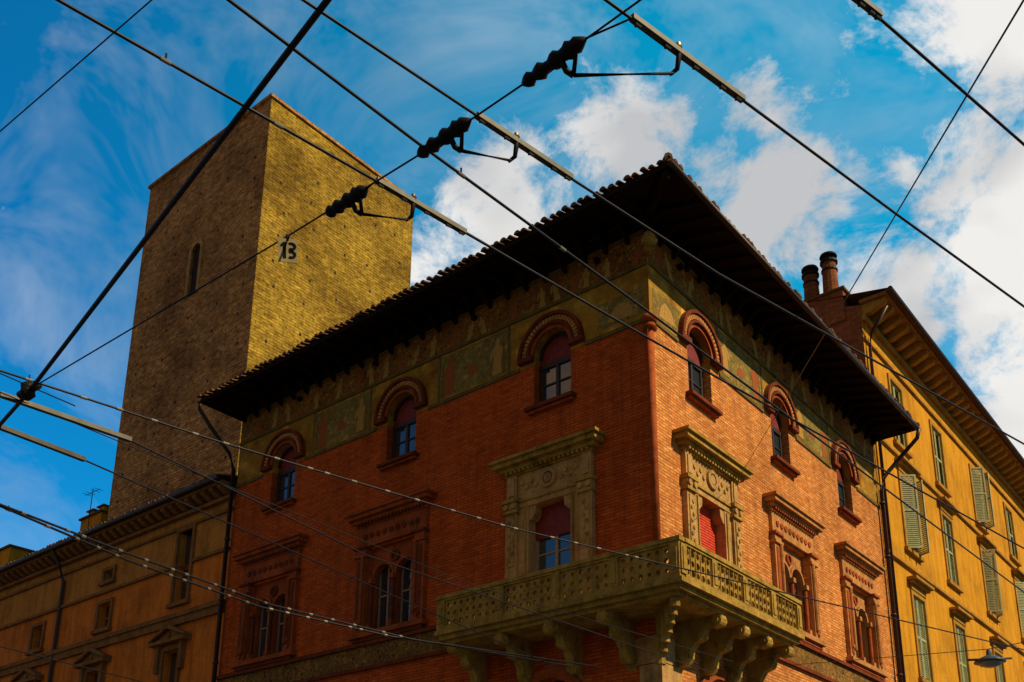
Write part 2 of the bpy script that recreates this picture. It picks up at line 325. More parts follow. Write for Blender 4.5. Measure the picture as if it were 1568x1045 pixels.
def side(fr,W2,B,end):
    ops=[]
    for c in W2: ops.append((c-.565,c+.565,13.68,14.85,False,True))
    ops.append((B[0]-.93,B[0]+.93,7.9,11.2))
    for c in B[1:]: ops.append((c-.92,c+.92,8.85,11.25))
    for c in B: ops.append((c-.8,c+.8,3.2,6.75,True))
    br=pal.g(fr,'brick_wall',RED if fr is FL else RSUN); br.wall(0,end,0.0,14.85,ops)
    fz=pal.g(fr,'painted_frieze_wall',FR_LO); fz.wall(0,end,14.85,17.72,[(c-.565,c+.565,14.85,15.635,True,True) for c in W2])
    for c in W2: win2(fr,c)
    big(fr,B[0],fr is FR)
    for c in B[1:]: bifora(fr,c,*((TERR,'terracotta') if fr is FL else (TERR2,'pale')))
    g=pal.g(fr,'frieze_border',FR_GRN)
    g.box(0.02,end-.02,0,.045,16.28,16.36); g.box(.02,end-.02,0,.03,17.18,17.26)
    edges=[0.02]+sum([[c-1.02,c+1.02] for c in W2],[])+[end-.02]
    for k in range(0,len(edges),2): g.box(edges[k],edges[k+1],0,.04,14.80,14.90)
    pal.g(fr,'frieze_figures_band',FR_HI).wall(.02,end-.02,16.36,17.18,o=.006)
    pn=pal.g(fr,'painted_panels',FR_PAN); r1=pal.g(fr,'painted_figures',PFIG); r2=pal.g(fr,'painted_figures_pale',PFIG2); r3=pal.g(fr,'painted_figures_dark',PFIG3)
    cs=[(W2[k]+W2[k+1])/2 for k in (0,1)]
    for c in cs:
        pn.wall(c-1.2,c+1.2,14.98,16.2,o=.006)
        for a,b,z0,z1 in ((c-1.27,c-1.2,14.92,16.25),(c+1.2,c+1.27,14.92,16.25)): g.box(a,b,0,.02,z0,z1)
        r1.prism(fig(c+.82,15.02),.008,.012,'o'); r2.prism(fig(c-.85,15.02,.95),.008,.012,'o')
        r1.prism([(c-.22,15.35),(c-.1,15.6),(c+.1,15.62),(c+.2,15.4),(c,15.3)],.008,.012,'o')
        for dx in (-1.05,1.08): r3.prism([(c+dx-.05,15.0),(c+dx-.03,15.9),(c+dx+.03,15.9),(c+dx+.05,15.0)],.008,.0115,'o')
    pn.wall(.15,1.45,15.05,15.75,o=.006); r2.prism([(.4,15.1),(.5,15.4),(.7,15.6),(.95,15.5),(1.2,15.15)],.008,.012,'o')
    x=.35; k=0
    while x<end-.4:
        s_=random.uniform(.5,.64)
        (r2 if k%3 else r1).prism(fig(x,16.40,s_,random.uniform(-.4,.4)),.008,.012,'o')
        x+=random.uniform(.4,1.0); k+=1
    sb=pal.g(fr,'storey_band',FR_BAND); sb.box(.02,end-.02,0,.04,7.95,8.5); mm=pal.g(fr,'storey_moulding',DTERR)
    mm.box(.02,end-.02,0,.13,8.503,8.6); mm.box(.02,end-.02,0,.09,7.85,7.947)
    for c in B:
        st=pal.g(fr,'ground_floor_arch',TERR); st.ring(c,5.95,.8,1.05,0,.1); 
        pal.g(fr,'window_glass',GL).box(c-.8,c+.8,-.33,-.28,3.2,6.75)
        pal.g(fr,'window_frames',FRM).box(c-.05,c+.05,-.28,-.2,3.2,6.75); pal.g(fr,'window_frames',FRM).box(c-.8,c+.8,-.28,-.2,5.8,5.9)
    for x in (1.4,5.4,9.2,12.6): pal.g(fr,'iron_brackets',IRON).box(x-.06,x+.06,0,.14,16.9,17.02)
    wd=pal.g(fr,'eave_timbers',WOOD)
    wd.box(-.12,end,-.02,.12,17.30,17.55)
    x=-.1
    while x<end:
        wd.prism([(0.0,17.47),(.35,17.42),(1.44,17.18),(1.44,17.25),(0,17.66)],x-.055,x+.055,'a')
        wd.prism([(0,17.05),(.12,17.1),(.35,17.3),(.5,17.38),(.5,17.44),(0,17.5)],x-.045,x+.045,'a')
        x+=.62
side(FL,LW2,LB,15.6); side(FR,RW2,RB,14.38)
b=pal.g(FL,'room_interior',DARK); b.box(.4,15.2,-13.9,-.42,.1,17.3)
bw=pal.g(FL,'rear_wall',DBRK); bw.F([(15.6,0,0),(15.6,-14.38,0),(15.6,-14.38,17.6),(15.6,0,17.72)]); bw.F([(0,-14.38,0),(15.6,-14.38,0),(15.6,-14.38,17.6),(0,-14.38,17.6)])
ro=pal.g(FL,'tile_roof',TILE); un=pal.g(FL,'eave_boards',WOOD)
a0,a1,b0,b1=-1.5,15.75,-1.5,14.36; ze=17.25; sl=.3; run=(b1-b0)/2; zr=ze+sl*run
A=(a0,-b0);B_=(a1,-b0);Cc=(a1,-b1);D=(a0,-b1); r1p=(a0+run,-(b0+run)); r2p=(a1-run,-(b0+run))
for pp,dz in ((ro,.14),(un,0)):
    pp.F([(*A,ze+dz),(*B_,ze+dz),(*r2p,zr+dz),(*r1p,zr+dz)]); pp.F([(*D,ze+dz),(*A,ze+dz),(*r1p,zr+dz)])
    pp.F([(*Cc,ze+dz),(*D,ze+dz),(*r1p,zr+dz),(*r2p,zr+dz)]); pp.F([(*B_,ze+dz),(*Cc,ze+dz),(*r2p,zr+dz)])
for p,q in ((A,B_),(B_,Cc),(Cc,D),(D,A)): un.F([(*p,ze),(*q,ze),(*q,ze+.14),(*p,ze+.14)])
un.tube([(-.05,.05,17.5),(-1.4,1.4,17.17)],.11,6)
ro.tube([(-1.55,1.55,17.44),(a0+run,-(b0+run),zr+.2)],.1,8)
st=pal.g(FL,'corner_boss',STONED); st.tube([(-.05,.05,16.5),(-.12,.12,16.6),(-.15,.15,16.75),(-.12,.12,16.9),(-.05,.05,17.0)],.1,10,[.06,.15,.2,.16,.1])
tile_edge(FL,-1.5,15.75,1.5,17.40,sl,1.1,TILE,pal.e,'eave_tiles_front',hips=(1,0))
tile_edge(FR,-1.5,14.36,1.5,17.40,sl,1.1,TILE,pal.e,'eave_tiles_side',hips=(1,0))
pal.g(FR,'gutter_side',PIPE).tube([(-1.5,1.56,17.32),(14.36,1.56,17.28)],.075,8)
cc=pal.g(FL,'corner_column',TERR); cc.cyl(-.0,.0,.085,8.6,14.7,12); cc.cyl(0,0,.15,14.7,14.86,12,.2); cc.cyl(0,0,.17,14.55,14.69,12,.12)
cc2=pal.g(FL,'corner_quoin',STONE); 
for k in range(12):
    w=.75 if k%2 else .5; cc2.box(-.05,w,-1.25+w,.05,.1+k*.6,.1+k*.6+.58)
pp=pal.g(FL,'down_pipe',PIPE); pp.tube([(15.75,1.55,17.3),(15.75,1.5,17.05),(15.7,1.1,16.6),(15.62,.35,15.9),(15.6,.16,15.4),(15.62,.14,0)],.07,10)
for z in (14.9,13,11,9,7): pp.cyl(15.62,.14,.095,z,z+.06,10)
p2=pal.g(FR,'down_pipe_side',PIPE); p2.tube([(14.25,1.6,17.25),(14.3,1.5,16.95),(14.4,1.0,16.6),(14.3,.3,15.9),(14.25,.15,15.4),(14.22,.15,0)],.07,10)
p2.tube([(14.6,.9,22.4),(14.7,.2,21.6),(14.65,.13,21),(14.65,.13,0)],.06,8)
for z in (14.9,13,11,9,7): p2.cyl(14.22,.15,.095,z,z+.06,10)
pal.done(smooth=('down_pipe','down_pipe_side','gutter_side','corner_column','corner_boss'))
# ------------------------------------------------------------------ balcony
bal=Bld('stone_balcony')
O=1.3
def slab(p,le,re,o,z0,z1):
    poly=[(le,0),(le,o),(-o,o),(-o,-re),(0,-re),(0,0)]
    p.prism(poly,z0,z1,'z')
sp=bal.g(FL,'balcony_slab',STONED)
slab(sp,5.25,4.25,O+.05,7.86,7.96); slab(sp,5.2,4.2,O-.06,7.76,7.857); slab(sp,5.1,4.1,O-.18,7.68,7.757)
def cell(p,a,z,w,h,o0,o1,r):
    n=12; oc=[(a+w/2+r*cos(2*pi*(k+.5)/n),z+h/2+r*sin(2*pi*(k+.5)/n)) for k in range(n)]
    sq=[]
    for k in range(n):
        t=2*pi*(k+.5)/n; c,s_=cos(t),sin(t); m=max(abs(c)/(w/2),abs(s_)/(h/2)); sq.append((a+w/2+c/m,z+h/2+s_/m))
    for k in range(n):
        k2=(k+1)%n
        for o in (o0,o1): p.F([(oc[k][0],o,oc[k][1]),(oc[k2][0],o,oc[k2][1]),(sq[k2][0],o,sq[k2][1]),(sq[k][0],o,sq[k][1])])
        p.F([(oc[k][0],o0,oc[k][1]),(oc[k2][0],o0,oc[k2][1]),(oc[k2][0],o1,oc[k2][1]),(oc[k][0],o1,oc[k][1])])
def rail(fr,posts,end):
    p=bal.g(fr,'parapet',STONED); o1=O; o0=O-.14
    p.box(-O-.03 if fr is FL else -O+.16,end+.03,o0-.04,o1+.05,8.71,8.80); p.box(-O if fr is FL else -O+.16,end,o0-.01,o1+.02,8.66,8.707)
    p.box(-O if fr is FL else -O+.16,end,o0-.02,o1+.03,7.96,8.04)
    for x in posts: 
        p.box(x-.11,x+.11,o0-.03,o1+.035,8.04,8.66); p.box(x-.06,x+.06,o1+.035,o1+.055,8.12,8.58)
    for k in range(len(posts)-1):
        a,b=posts[k]+.11,posts[k+1]-.11; n=max(1,round((b-a)/.2)); w=(b-a)/n
        for i in range(n):
            for j in range(3): cell(p,a+i*w,8.04+j*.2067,w,.2067,o0+.03,o1-.02,(.045 if fr is FL else .068)+.012*((i+j)%2))
        if fr is FR:
            for i in range(n+1): p.box(a+i*w-.012,a+i*w+.012,o1-.02,o1+.0,8.05,8.65)
rail(FL,[-O+.11,.25,1.75,3.3,5.09],5.2); rail(FR,[-O+.11,.05,1.4,2.75,4.09],4.2)
for fr,e in ((FL,5.2),(FR,4.2)):
    q=bal.g(fr,'parapet_return',STONED); q.box(e-.14,e,0,O-.15,8.0,8.66); q.box(e-.18,e+.03,0,O-.15,8.66,8.78)
def console(fr,a,w=.10,s=1.0):
    p=bal.g(fr,'scroll_consoles',STONED); prof=[(0,7.68),(1.12*s,7.68),(1.15*s,7.58),(1.08*s,7.46),(.92*s,7.42),(.84*s,7.5),(.74*s,7.46),(.7*s,7.3),(.6*s,7.2),(.46*s,7.16),(.36*s,7.02),(.34*s,6.86),(.22*s,6.72),(.08*s,6.7),(0,6.6)]
    p.prism(prof,a-w,a+w,'a')
    for cx,cz,r in ((1.02*s,7.56,.12),(.58*s,7.32,.11),(.18*s,6.86,.12)):
        p.prism([(cx+r*cos(2*pi*k/14),cz+r*sin(2*pi*k/14)) for k in range(14)],a-w-.03,a+w+.03,'a')
        p.prism([(cx+r*.45*cos(2*pi*k/10),cz+r*.45*sin(2*pi*k/10)) for k in range(10)],a-w-.06,a+w+.06,'a')
for a in (.7,2.1,3.5,4.9): console(FL,a)
for a in (.7,1.75,2.85,3.95): console(FR,a)
p=bal.g(FL,'corner_console',STONED)
for k in range(7):
    t=k/6; d=1.05*t; z=6.7+.85*t**.8; p.tube([(-d*.9,d*.9,z-.05),(-d*.9-.01,d*.9+.01,7.68)],.10,8)
bal.done(); bal.e.parent=pal.e
# ------------------------------------------------------------------ tower
tw=Bld('medieval_stone_tower'); H_=37.6
def tow(fr,w,mat,key,ops=()):
    p=tw.g(fr,key,mat); p.wall(0,w,0,H_,ops,depth=.5)
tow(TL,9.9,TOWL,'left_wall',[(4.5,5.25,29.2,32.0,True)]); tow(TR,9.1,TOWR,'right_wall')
tw.g(TL,'slit_back',DARK).box(4.3,5.5,-.3,-.12,29,32.3); 
sf=tw.g(TL,'slit_frame',STONE); sf.box(4.32,4.5,0,.06,29.2,31.6); sf.box(5.25,5.43,0,.06,29.2,31.6); sf.ring(4.875,31.6,.375,.55,0,.06,0,pi,10)
p=tw.g(TL,'rear_walls',TOWL); p.F([(9.9,0,0),(9.9,-9.1,0),(9.9,-9.1,H_),(9.9,0,H_)]); p.F([(0,-9.1,0),(9.9,-9.1,0),(9.9,-9.1,H_),(0,-9.1,H_)]); p.F([(0,0,H_-.1),(9.9,0,H_-.1),(9.9,-9.1,H_-.1),(0,-9.1,H_-.1)])
cp=tw.g(TL,'coping',TOWL); 
for x0,x1,y0,y1 in ((-.10,10.0,-.3,.10),(-.10,10.0,-9.2,-8.8),(-.10,.3,-8.8,-.3),(9.6,10.0,-8.8,-.3)): cp.box(x0,x1,y0,y1,H_,H_+.14)
for fr,w in ((TL,9.9),(TR,9.1)):
    h=tw.g(fr,'putlog_hole_shade',DARK)  # thin dark plates on the face, standing in for shade in putlog holes
    z=14.5
    while z<H_-1.5:
        for k in range(5):
            if random.random()<.75:
                a=1+k*(w-2)/4+random.uniform(-.3,.3); zz=z+random.uniform(-.15,.15)
                if fr is TL and 4<a<5.7 and 28.5<zz<32.5: continue
                h.box(a-.06,a+.06,0,.006,zz-.06,zz+.08)
        z+=1.35
tw.done()
# ------------------------------------------------------------------ stucco house on the left
lo=Bld('stucco_house_with_cornice')
s0=15.68; s1=46
up=[(17.8,18.6,11.5,14.0),(22.5,23.3,11.4,12.35),(27.3,28.1,11.4,12.35),(22.6,23.2,13.2,13.6)]+[(c-.4,c+.4,11.4,12.35) for c in (32,36.7)]
dn=[(c-.42,c+.42,7.3,9.9) for c in (18.35,23.1,27.8,32.5,37.2)]
ops=up+dn
w=lo.g(FL,'upper_wall',ORGU); w.wall(s0,s1,12.8,14.5,[(17.8,18.6,12.8,14.0,False,True),up[3]],o=-.05,depth=.25)
w=lo.g(FL,'stucco_wall',ORG); w.wall(s0,s1,0,12.8,[(17.8,18.6,11.5,12.8)]+up[1:3]+up[4:]+dn,o=-.05,depth=.25)
g=lo.g(FL,'window_glass',GL); g.box(s0+.2,s1,-.36,-.3,6,14.3)
fr_=lo.g(FL,'window_frames',WFRM)
t=lo.g(FL,'stone_trim',ORGT)
for q in ops:
    a,b_,c,d=q; t.box(a-.13,a,-.05,.03,c,d+.13); t.box(b_,b_+.13,-.05,.03,c,d+.13); t.box(a,b_,-.05,.03,d,d+.13); t.box(a-.2,b_+.2,-.05,.1,c-.14,c-.003)
    fr_.box((a+b_)/2-.03,(a+b_)/2+.03,-.3,-.26,c,d); fr_.box(a,b_,-.3,-.27,(c+d)/2,(c+d)/2+.04)
t.box(s0,s1,-.05,.12,10.95,11.1); t.box(s0,s1,-.05,.06,10.7,10.947); t.box(s0,s1,-.05,.04,14.1,14.2); t.box(s0,17.66,-.05,.05,12.75,12.85); t.box(18.74,s1,-.05,.05,12.75,12.85)
for c in (18.35,23.1,27.8,32.5,37.2):
    t.box(c-.75,c-.56,-.05,.12,9.2,10.1); t.box(c+.56,c+.75,-.05,.12,9.2,10.1); t.box(c-1.0,c+1.0,-.05,.25,10.1,10.22)
    t.prism([(c-1.02,10.22),(c-1.02,10.3),(c,10.72),(c+1.02,10.3),(c+1.02,10.22),(c,10.58)],-.05,.26,'o'); t.prism([(c-.9,10.223),(c+.9,10.223),(c,10.57)],-.05,.12,'o')
    t.disc(c,10.36,.09,.12,.17,10)
t.box(s0,s1,-.05,.12,14.5,14.62); t.box(s0,s1,-.05,.5,14.86,14.98)
x=s0+.2
while x<s1: t.prism([(0,14.62),(.2,14.64),(.44,14.78),(.46,14.857),(0,14.857)],x-.1,x+.1,'a'); x+=.46
lo.g(FL,'gutter',PIPE).tube([(s0,.62,15.02),(s1,.62,15.02)],.09,8)
lo.g(FL,'down_pipe',PIPE).tube([(26.2,.6,14.95),(26.1,.3,14.4),(26.1,.05,13.8),(26.1,.05,0)],.07,8)
lr=lo.g(FL,'tile_roof',TILE); lr.F([(s0,.6,15.02),(s1,.6,15.02),(s1,-5.5,16.5),(s0,-5.5,16.5)]); lr.F([(s0,.6,14.98),(s1,.6,14.98),(s1,.6,15.02),(s0,.6,15.02)])
lr.F([(s0,-5.5,16.5),(s1,-5.5,16.5),(s1,-12,14.5),(s0,-12,14.5)])
lo.done(); tile_edge(FL,s0,s1,.6,15.04,.24,1.0,TILE,lo.e,'eave_tiles')
rh=Bld('rooftop_house'); w=rh.g(FL,'plaster_wall',YEL)
w.wall(34.5,62,0,19.1,[(x,x+.8,17.0,18.3) for x in (37,40,43.5,47,50)],o=-5.6,depth=.2); w.F([(34.5,-5.6,0),(34.5,-13,0),(34.5,-13,19.1),(34.5,-5.6,19.1)])
rh.g(FL,'window_glass',GL).box(35,60,-5.9,-5.85,12,19)
rr=rh.g(FL,'tile_roof',TILE); rr.box(34.2,62,-6,-5.0,19.1,19.25); rr.F([(34.2,-5.0,19.27),(62,-5.0,19.27),(62,-9.5,20.3),(34.2,-9.5,20.3)])
ch=rh.g(FL,'chimney_stack',YEL); ch.box(36.4,38.4,-7.4,-6.3,18.5,21.3); rr.box(36.3,38.5,-7.5,-6.2,21.3,21.4); ch.box(36.6,37.1,-7.2,-6.5,21.4,21.75); ch.box(37.6,38.1,-7.2,-6.5,21.4,21.75); rr.box(36.5,37.2,-7.3,-6.4,21.75,21.82); rr.box(37.5,38.2,-7.3,-6.4,21.75,21.82)
ch.box(44,46,-6.6,-5.4,19,20.9); rr.box(43.9,46.1,-6.7,-5.3,20.9,21.02)
an=rh.g(FL,'tv_antenna',IRON); an.tube([(37.4,-6.2,20.5),(37.4,-6.2,22.8)],.02,6); an.tube([(36.7,-6.2,22.6),(38.1,-6.2,22.6)],.015,6)
for x in (36.8,37.1,37.6,37.9): an.tube([(x,-6.45,22.6),(x,-5.95,22.6)],.012,5)
rh.done()
# ------------------------------------------------------------------ ochre apartment building
oc=Bld('ochre_apartment_building'); q0=14.45; q1=70
cols=[17.35,22.0,27.3,32.8,38.3,43.8,49.3,54.8,60.3,65.8]
ops=[]
for c in cols:
    ops+= [(c-.6,c+.6,18.2,20.8),(c-.6,c+.6,14.1,16.9),(c-.6,c+.6,9.4,12.4),(c-.6,c+.6,5,7.8)]
w=oc.g(FR,'ochre_wall',YEL); w.wall(q0,q1,0,22.1,ops,depth=.25)
oc.g(FR,'window_glass',GL).box(q0+.3,q1,-.4,-.32,4,22)
t=oc.g(FR,'window_trim',YELT); sh=oc.g(FR,'louvred_shutters',SHUT)
rs=random.Random(3)
for i,c in enumerate(cols):
    for j,(z0,z1) in enumerate(((18.2,20.8),(14.1,16.9),(9.4,12.4))):
        t.box(c-.75,c-.6,0,.06,z0,z1+.15); t.box(c+.6,c+.75,0,.06,z0,z1+.15); t.box(c-.6,c+.6,0,.06,z1,z1+.15); t.box(c-.85,c+.85,0,.14,z0-.15,z0-.003)
        if j>0:
            t.box(c-.75,c+.75,0,.09,z1+.153,z1+.35); t.box(c-.95,c+.95,0,.35,z1+.45,z1+.55); t.box(c-.85,c+.85,0,.22,z1+.353,z1+.447)
        opened = (i,j) in ((0,1),(2,0),(3,1),(2,1),(5,1),(6,0))
        for sg in (-1,1):
            if opened:
                ang=radians(rs.uniform(45,80)); hx=c+sg*.6; u=(-sg*cos(ang),sin(ang))
                def lf(d0,d1,z_0,z_1,th=.04):
                    pts=[(hx+u[0]*d0,u[1]*d0),(hx+u[0]*d1,u[1]*d1)]
                    nx,ny=-u[1]*th,u[0]*th
                    sh.prism([pts[0],pts[1],(pts[1][0]+nx,pts[1][1]+ny),(pts[0][0]+nx,pts[0][1]+ny)],z_0,z_1,'z')
                lf(0,.06,z0,z1); lf(.52,.58,z0,z1); lf(.06,.52,z0,z0+.07); lf(.06,.52,z1-.07,z1); lf(.06,.52,(z0+z1)/2,(z0+z1)/2+.07)
                z=z0+.1
                while z<z1-.1: lf(.06,.52,z,z+.045,.02); z+=.075
            else:
                a,b_=sorted((c+sg*.02,c+sg*.6)); o0,o1=-.08,-.04
                sh.box(a,a+.06,o0,o1+.01,z0,z1); sh.box(b_-.06,b_,o0,o1+.01,z0,z1)
                for zz in (z0,(z0+z1)/2,z1-.07): sh.box(a+.06,b_-.06,o0,o1+.008,zz,zz+.07)
                z=z0+.1
                while z<z1-.1:
                    sh.F([(a+.06,o0,z+.06),(b_-.06,o0,z+.06),(b_-.06,o1,z),(a+.06,o1,z)]); z+=.075
t.box(q0,q1,0,.1,17.6,17.72); t.box(q0,q1,0,.12,13.3,13.4); t.box(q0,q1,0,.1,21.3,21.42)
t.box(q0,q1,0,.14,22.1,22.3)
ev=oc.g(FR,'cornice_soffit',ORGT); ev.box(q0-.1,q1,0,1.0,22.72,22.86)
x=q0+.15
while x<q1: t.prism([(0,22.3),(.3,22.33),(.85,22.55),(.9,22.717),(0,22.717)],x-.13,x+.13,'a'); x+=.75
r=oc.g(FR,'tile_roof',TILE); r.F([(q0-.15,1.1,22.9),(q1,1.1,22.9),(q1,-6,24.4),(q0-.15,-6,24.4)]); r.box(q0-.15,q1,1.0,1.1,22.8,22.9)
oc.g(FR,'gutter',PIPE).tube([(q0-.15,1.15,22.86),(q1,1.15,22.8)],.09,8)
sd=oc.g(FR,'party_wall',DBRK); sd.prism([(0,0),(0,22.7),(-6,24.3),(-13,22.4),(-13,0)],q0-.02,q0+.28,'a')
sd.box(q0-.1,q0+.9,-2.5,-.55,22.3,23.55); r.box(q0-.16,q0+.96,-2.58,-.47,23.55,23.65)
sd.tube([(q0+.4,-1.9,23.6),(q0+.4,-1.9,24.9)],.3,12,[.31,.26]); sd.tube([(q0+.4,-1.15,23.6),(q0+.4,-1.15,25.15)],.3,12,[.31,.26])
ir=oc.g(FR,'chimney_caps',IRON)
for oo,z in ((-1.9,24.9),(-1.15,25.15)): ir.cyl(q0+.4,oo,.33,z,z+.08,14); ir.cyl(q0+.4,oo,.33,z+.28,z+.36,14,.3); ir.cyl(q0+.4,oo,.2,z+.08,z+.28,10); ir.cyl(q0+.4,oo,.31,z-.35,z-.3,14)
oc.done()
# ------------------------------------------------------------------ overhead trolleybus wires
wr=empty('overhead_trolleybus_wires'); zw=6.2
def wire(name,pts,r=.008,ext=(8,8),mat=WIRE):
    p=[Vector((q[0],q[1],q[2] if len(q)>2 else zw)) for q in pts]
    if ext[0]: p.insert(0,p[0]+(p[0]-p[1]).normalized()*ext[0])
    if ext[1]: p.append(p[-1]+(p[-1]-p[-2]).normalized()*ext[1])
    c=P(W); c.tube([tuple(q) for q in p],r,8); c.obj(name,mat,wr,True)
wire('contact_wire_a',[(-2.54,4.2),(-1.1,5.56),(.33,6.94),(1.54,8.09),(6.2,12.43)],.010)
wire('contact_wire_b',[(-1.65,4.2),(-.79,5.22),(-.07,6.04),(.69,6.91),(1.86,8.27)],.010,(8,12))
wire('contact_wire_c',[(-1.26,4.2),(.17,5.54),(1.29,6.56),(4.84,9.4)],.009)
wire('contact_wire_d',[(.32,4.2),(1.16,4.88),(2.37,5.87),(3.75,6.98)],.009)
wire('contact_wire_e',[(1.64,4.2),(2.96,5.23)],.009)
wire('span_wire',[(.56,4.14),(-.13,4.76),(-.8,5.33),(-1.81,6.12),(-4.68,8.29)],.006,(8,.02))
wire('tension_rod',[(-1.14,4.2),(-1.77,4.93),(-2.88,6.22),(-4.7,8.33),(-5.29,8.97)],.019,(8,6))
wire('signal_wire',[(-2.06,4.2),(-3.33,5.13)],.004)
wire('left_contact_a',[(-5.0,8.39),(-4.16,9.32),(-2.37,12.68),(1.95,17.85)],.010,(5,2))
wire('left_contact_b',[(-4.77,7.96),(-3.31,9.32),(-.44,11.69),(1.45,12.94)],.011,(5,12))
wire('left_contact_c',[(-5.33,9.04),(-4.82,9.78),(.45,19.38)],.010,(5,0))
wire('left_contact_d',[(-6.34,11.01),(-5.57,12.94),(-4.38,15.03),(-2.61,16.74),(1.0,18.9)],.016,(5,0))
wire('left_contact_e',[(-6.4,10.8),(-5.5,12.6),(-4.2,14.9),(-2.3,16.9),(.5,18.9)],.016,(5,0))
wire('left_wire_low',[(-9.61,17.39),(-8.15,20.24)],.012,(5,2))
wire('left_wire_thin',[(-5.2,8.0),(-3.7,10.2),(-1.0,14.0),(3.5,18.5)],.006,(5,0))
wa=C+R*3.4-L*.35
wire('thin_span_wire',[(2.5,4.18,6.2),(wa.x,wa.y,12.0)],.006,(6,0))
wire('service_cable',[(-5.2,7.4),(-4.4,8.6)],.006,(4,0))
ft=P(W); fa=P(W); fc=P(W)
def chan(a,b,w=.019,h=.017):
    a=Vector((*a,zw));b=Vector((*b,zw)); d=(b-a).normalized(); n=Vector((-d.y,d.x,0))
    i=[]
    for q in (a,b):
        for s_,t_ in ((-1,-1),(1,-1),(1,1),(-1,1)): i.append(fa.V(*(q+n*w*s_+Vector((0,0,h*t_+.008)))))
    for f in ((0,1,2,3),(7,6,5,4),(0,4,5,1),(1,5,6,2),(2,6,7,3),(3,7,4,0)): fa.f.append([i[k] for k in f])
    for t in (.05,.3,.55,.8,.95):
        q=a.lerp(b,t); ft.tube([tuple(q+Vector((0,0,-.012))+n*w*.8),tuple(q+Vector((0,0,.035))+n*w*.8)],.009,6); fa.tube([tuple(q-d*.02+Vector((0,0,-.014))),tuple(q+d*.02+Vector((0,0,-.014)))],.012,6)
ch_=[((-1.1,5.56),(-.56,6.09)),((-.41,5.0),(.17,5.54)),((.46,4.31),(1.16,4.88)),((1.5,4.1),(1.78,4.30)),((-5.0,8.39),(-4.16,9.32)),((-5.33,9.04),(-4.82,9.78))]
for a,b in ch_: chan(a,b,*((.019,.017) if b[1]<7 else (.026,.022)))
def insul(p0,p1):
    a=Vector((*p0,zw));b=Vector((*p1,zw)); n=17; pts=[];rad=[]
    pr=[.012,.034,.044,.026,.040,.050,.030,.028,.046,.052,.034,.038,.055,.04,.046,.03,.012]
    ft.tube([tuple(a.lerp(b,k/(n-1))) for k in range(n)],.03,10,pr)
    d=(b-a).normalized(); sd2=Vector((-d.y,d.x,0))
    ft.tube([tuple(a.lerp(b,.30)+sd2*.02),tuple(a.lerp(b,.62)+sd2*.04+Vector((0,0,.03))),tuple(a.lerp(b,.85)+sd2*.02)],.02,8)
    m=a.lerp(b,.62)
    ft.tube([tuple(m+Vector((0,0,-.02))),tuple(m+Vector((.03,.02,-.08))),tuple(m+Vector((.07,.03,-.10)))],.018,8)
    ft.tube([tuple(a.lerp(b,.75)),tuple(a.lerp(b,.85)+Vector((.0,0,-.06))),tuple(m+Vector((.07,.03,-.10)))],.013,8)
    return m+Vector((.07,.03,-.10))
ins=[((-1.49,5.89),(-1.17,5.63)),((-.80,5.33),(-.45,5.03)),((-.13,4.76),(.22,4.44))]
for (p0,p1),(a,b) in zip(ins,ch_[:3]):
    q=insul(p0,p1); a=Vector((*a,zw));b=Vector((*b,zw)); c=a.lerp(b,.40)
    low=c+Vector((-.03,.02,-.12))
    ft.tube([tuple(q),tuple(q.lerp(low,.55)),tuple(low)],.006,6,[.012,.005,.009])
    ft.tube([tuple(low+Vector((-.02,.01,0))),tuple(low+Vector((.02,0,.03))),tuple(c+Vector((0,0,-.02))),tuple(c+Vector((0,0,.04)))],.014,8,[.009,.014,.016,.022])
    fc.tube([tuple(c+Vector((0,0,.03))),tuple(c+Vector((0,0,.065)))],.016,8)
    e=Vector((*p1,zw)); ft.tube([tuple(e),tuple(a)],.006,6)
hub=Vector((-4.70,8.31,zw)); ft.tube([tuple(hub+Vector((0,0,-.09))),tuple(hub+Vector((0,0,-.04))),tuple(hub),tuple(hub+Vector((0,0,.05))),tuple(hub+Vector((0,0,.08)))],.05,10,[.03,.07,.06,.07,.03])
ft.tube([tuple(hub+Vector((-.1,.05,-.02))),tuple(hub+Vector((.12,-.05,.03)))],.035,8)
def beads(pts,step,r=.02):
    for k in range(len(pts)-1):
        a=Vector((*pts[k],zw));b=Vector((*pts[k+1],zw)); n=max(1,int((b-a).length/step)); d=(b-a).normalized()
        for i in range(n):
            q=a.lerp(b,(i+random.uniform(.2,.8))/n); fc.tube([tuple(q-d*.03),tuple(q+d*.03)],r,8); 
            if i%3==0: ft.tube([tuple(q+Vector((0,0,.0))),tuple(q+Vector((0,0,.05)))],.007,6)
beads([(-4.77,7.96),(-3.31,9.32),(-.44,11.69),(1.45,12.94)],.35,.015)
beads([(-6.34,11.01),(-5.57,12.94),(-4.38,15.03),(-2.61,16.74)],.35,.022); beads([(-6.4,10.8),(-5.5,12.6),(-4.2,14.9),(-2.3,16.9)],.4,.022)
beads([(-2.54,4.2),(-1.1,5.56)],.9,.013); beads([(-.79,5.22),(.69,6.91)],.8,.013)
ft.obj('insulators_and_hangers',IRON,wr,True); fa.obj('wire_channels',ALU,wr); fc.obj('wire_clamps',CER,wr)
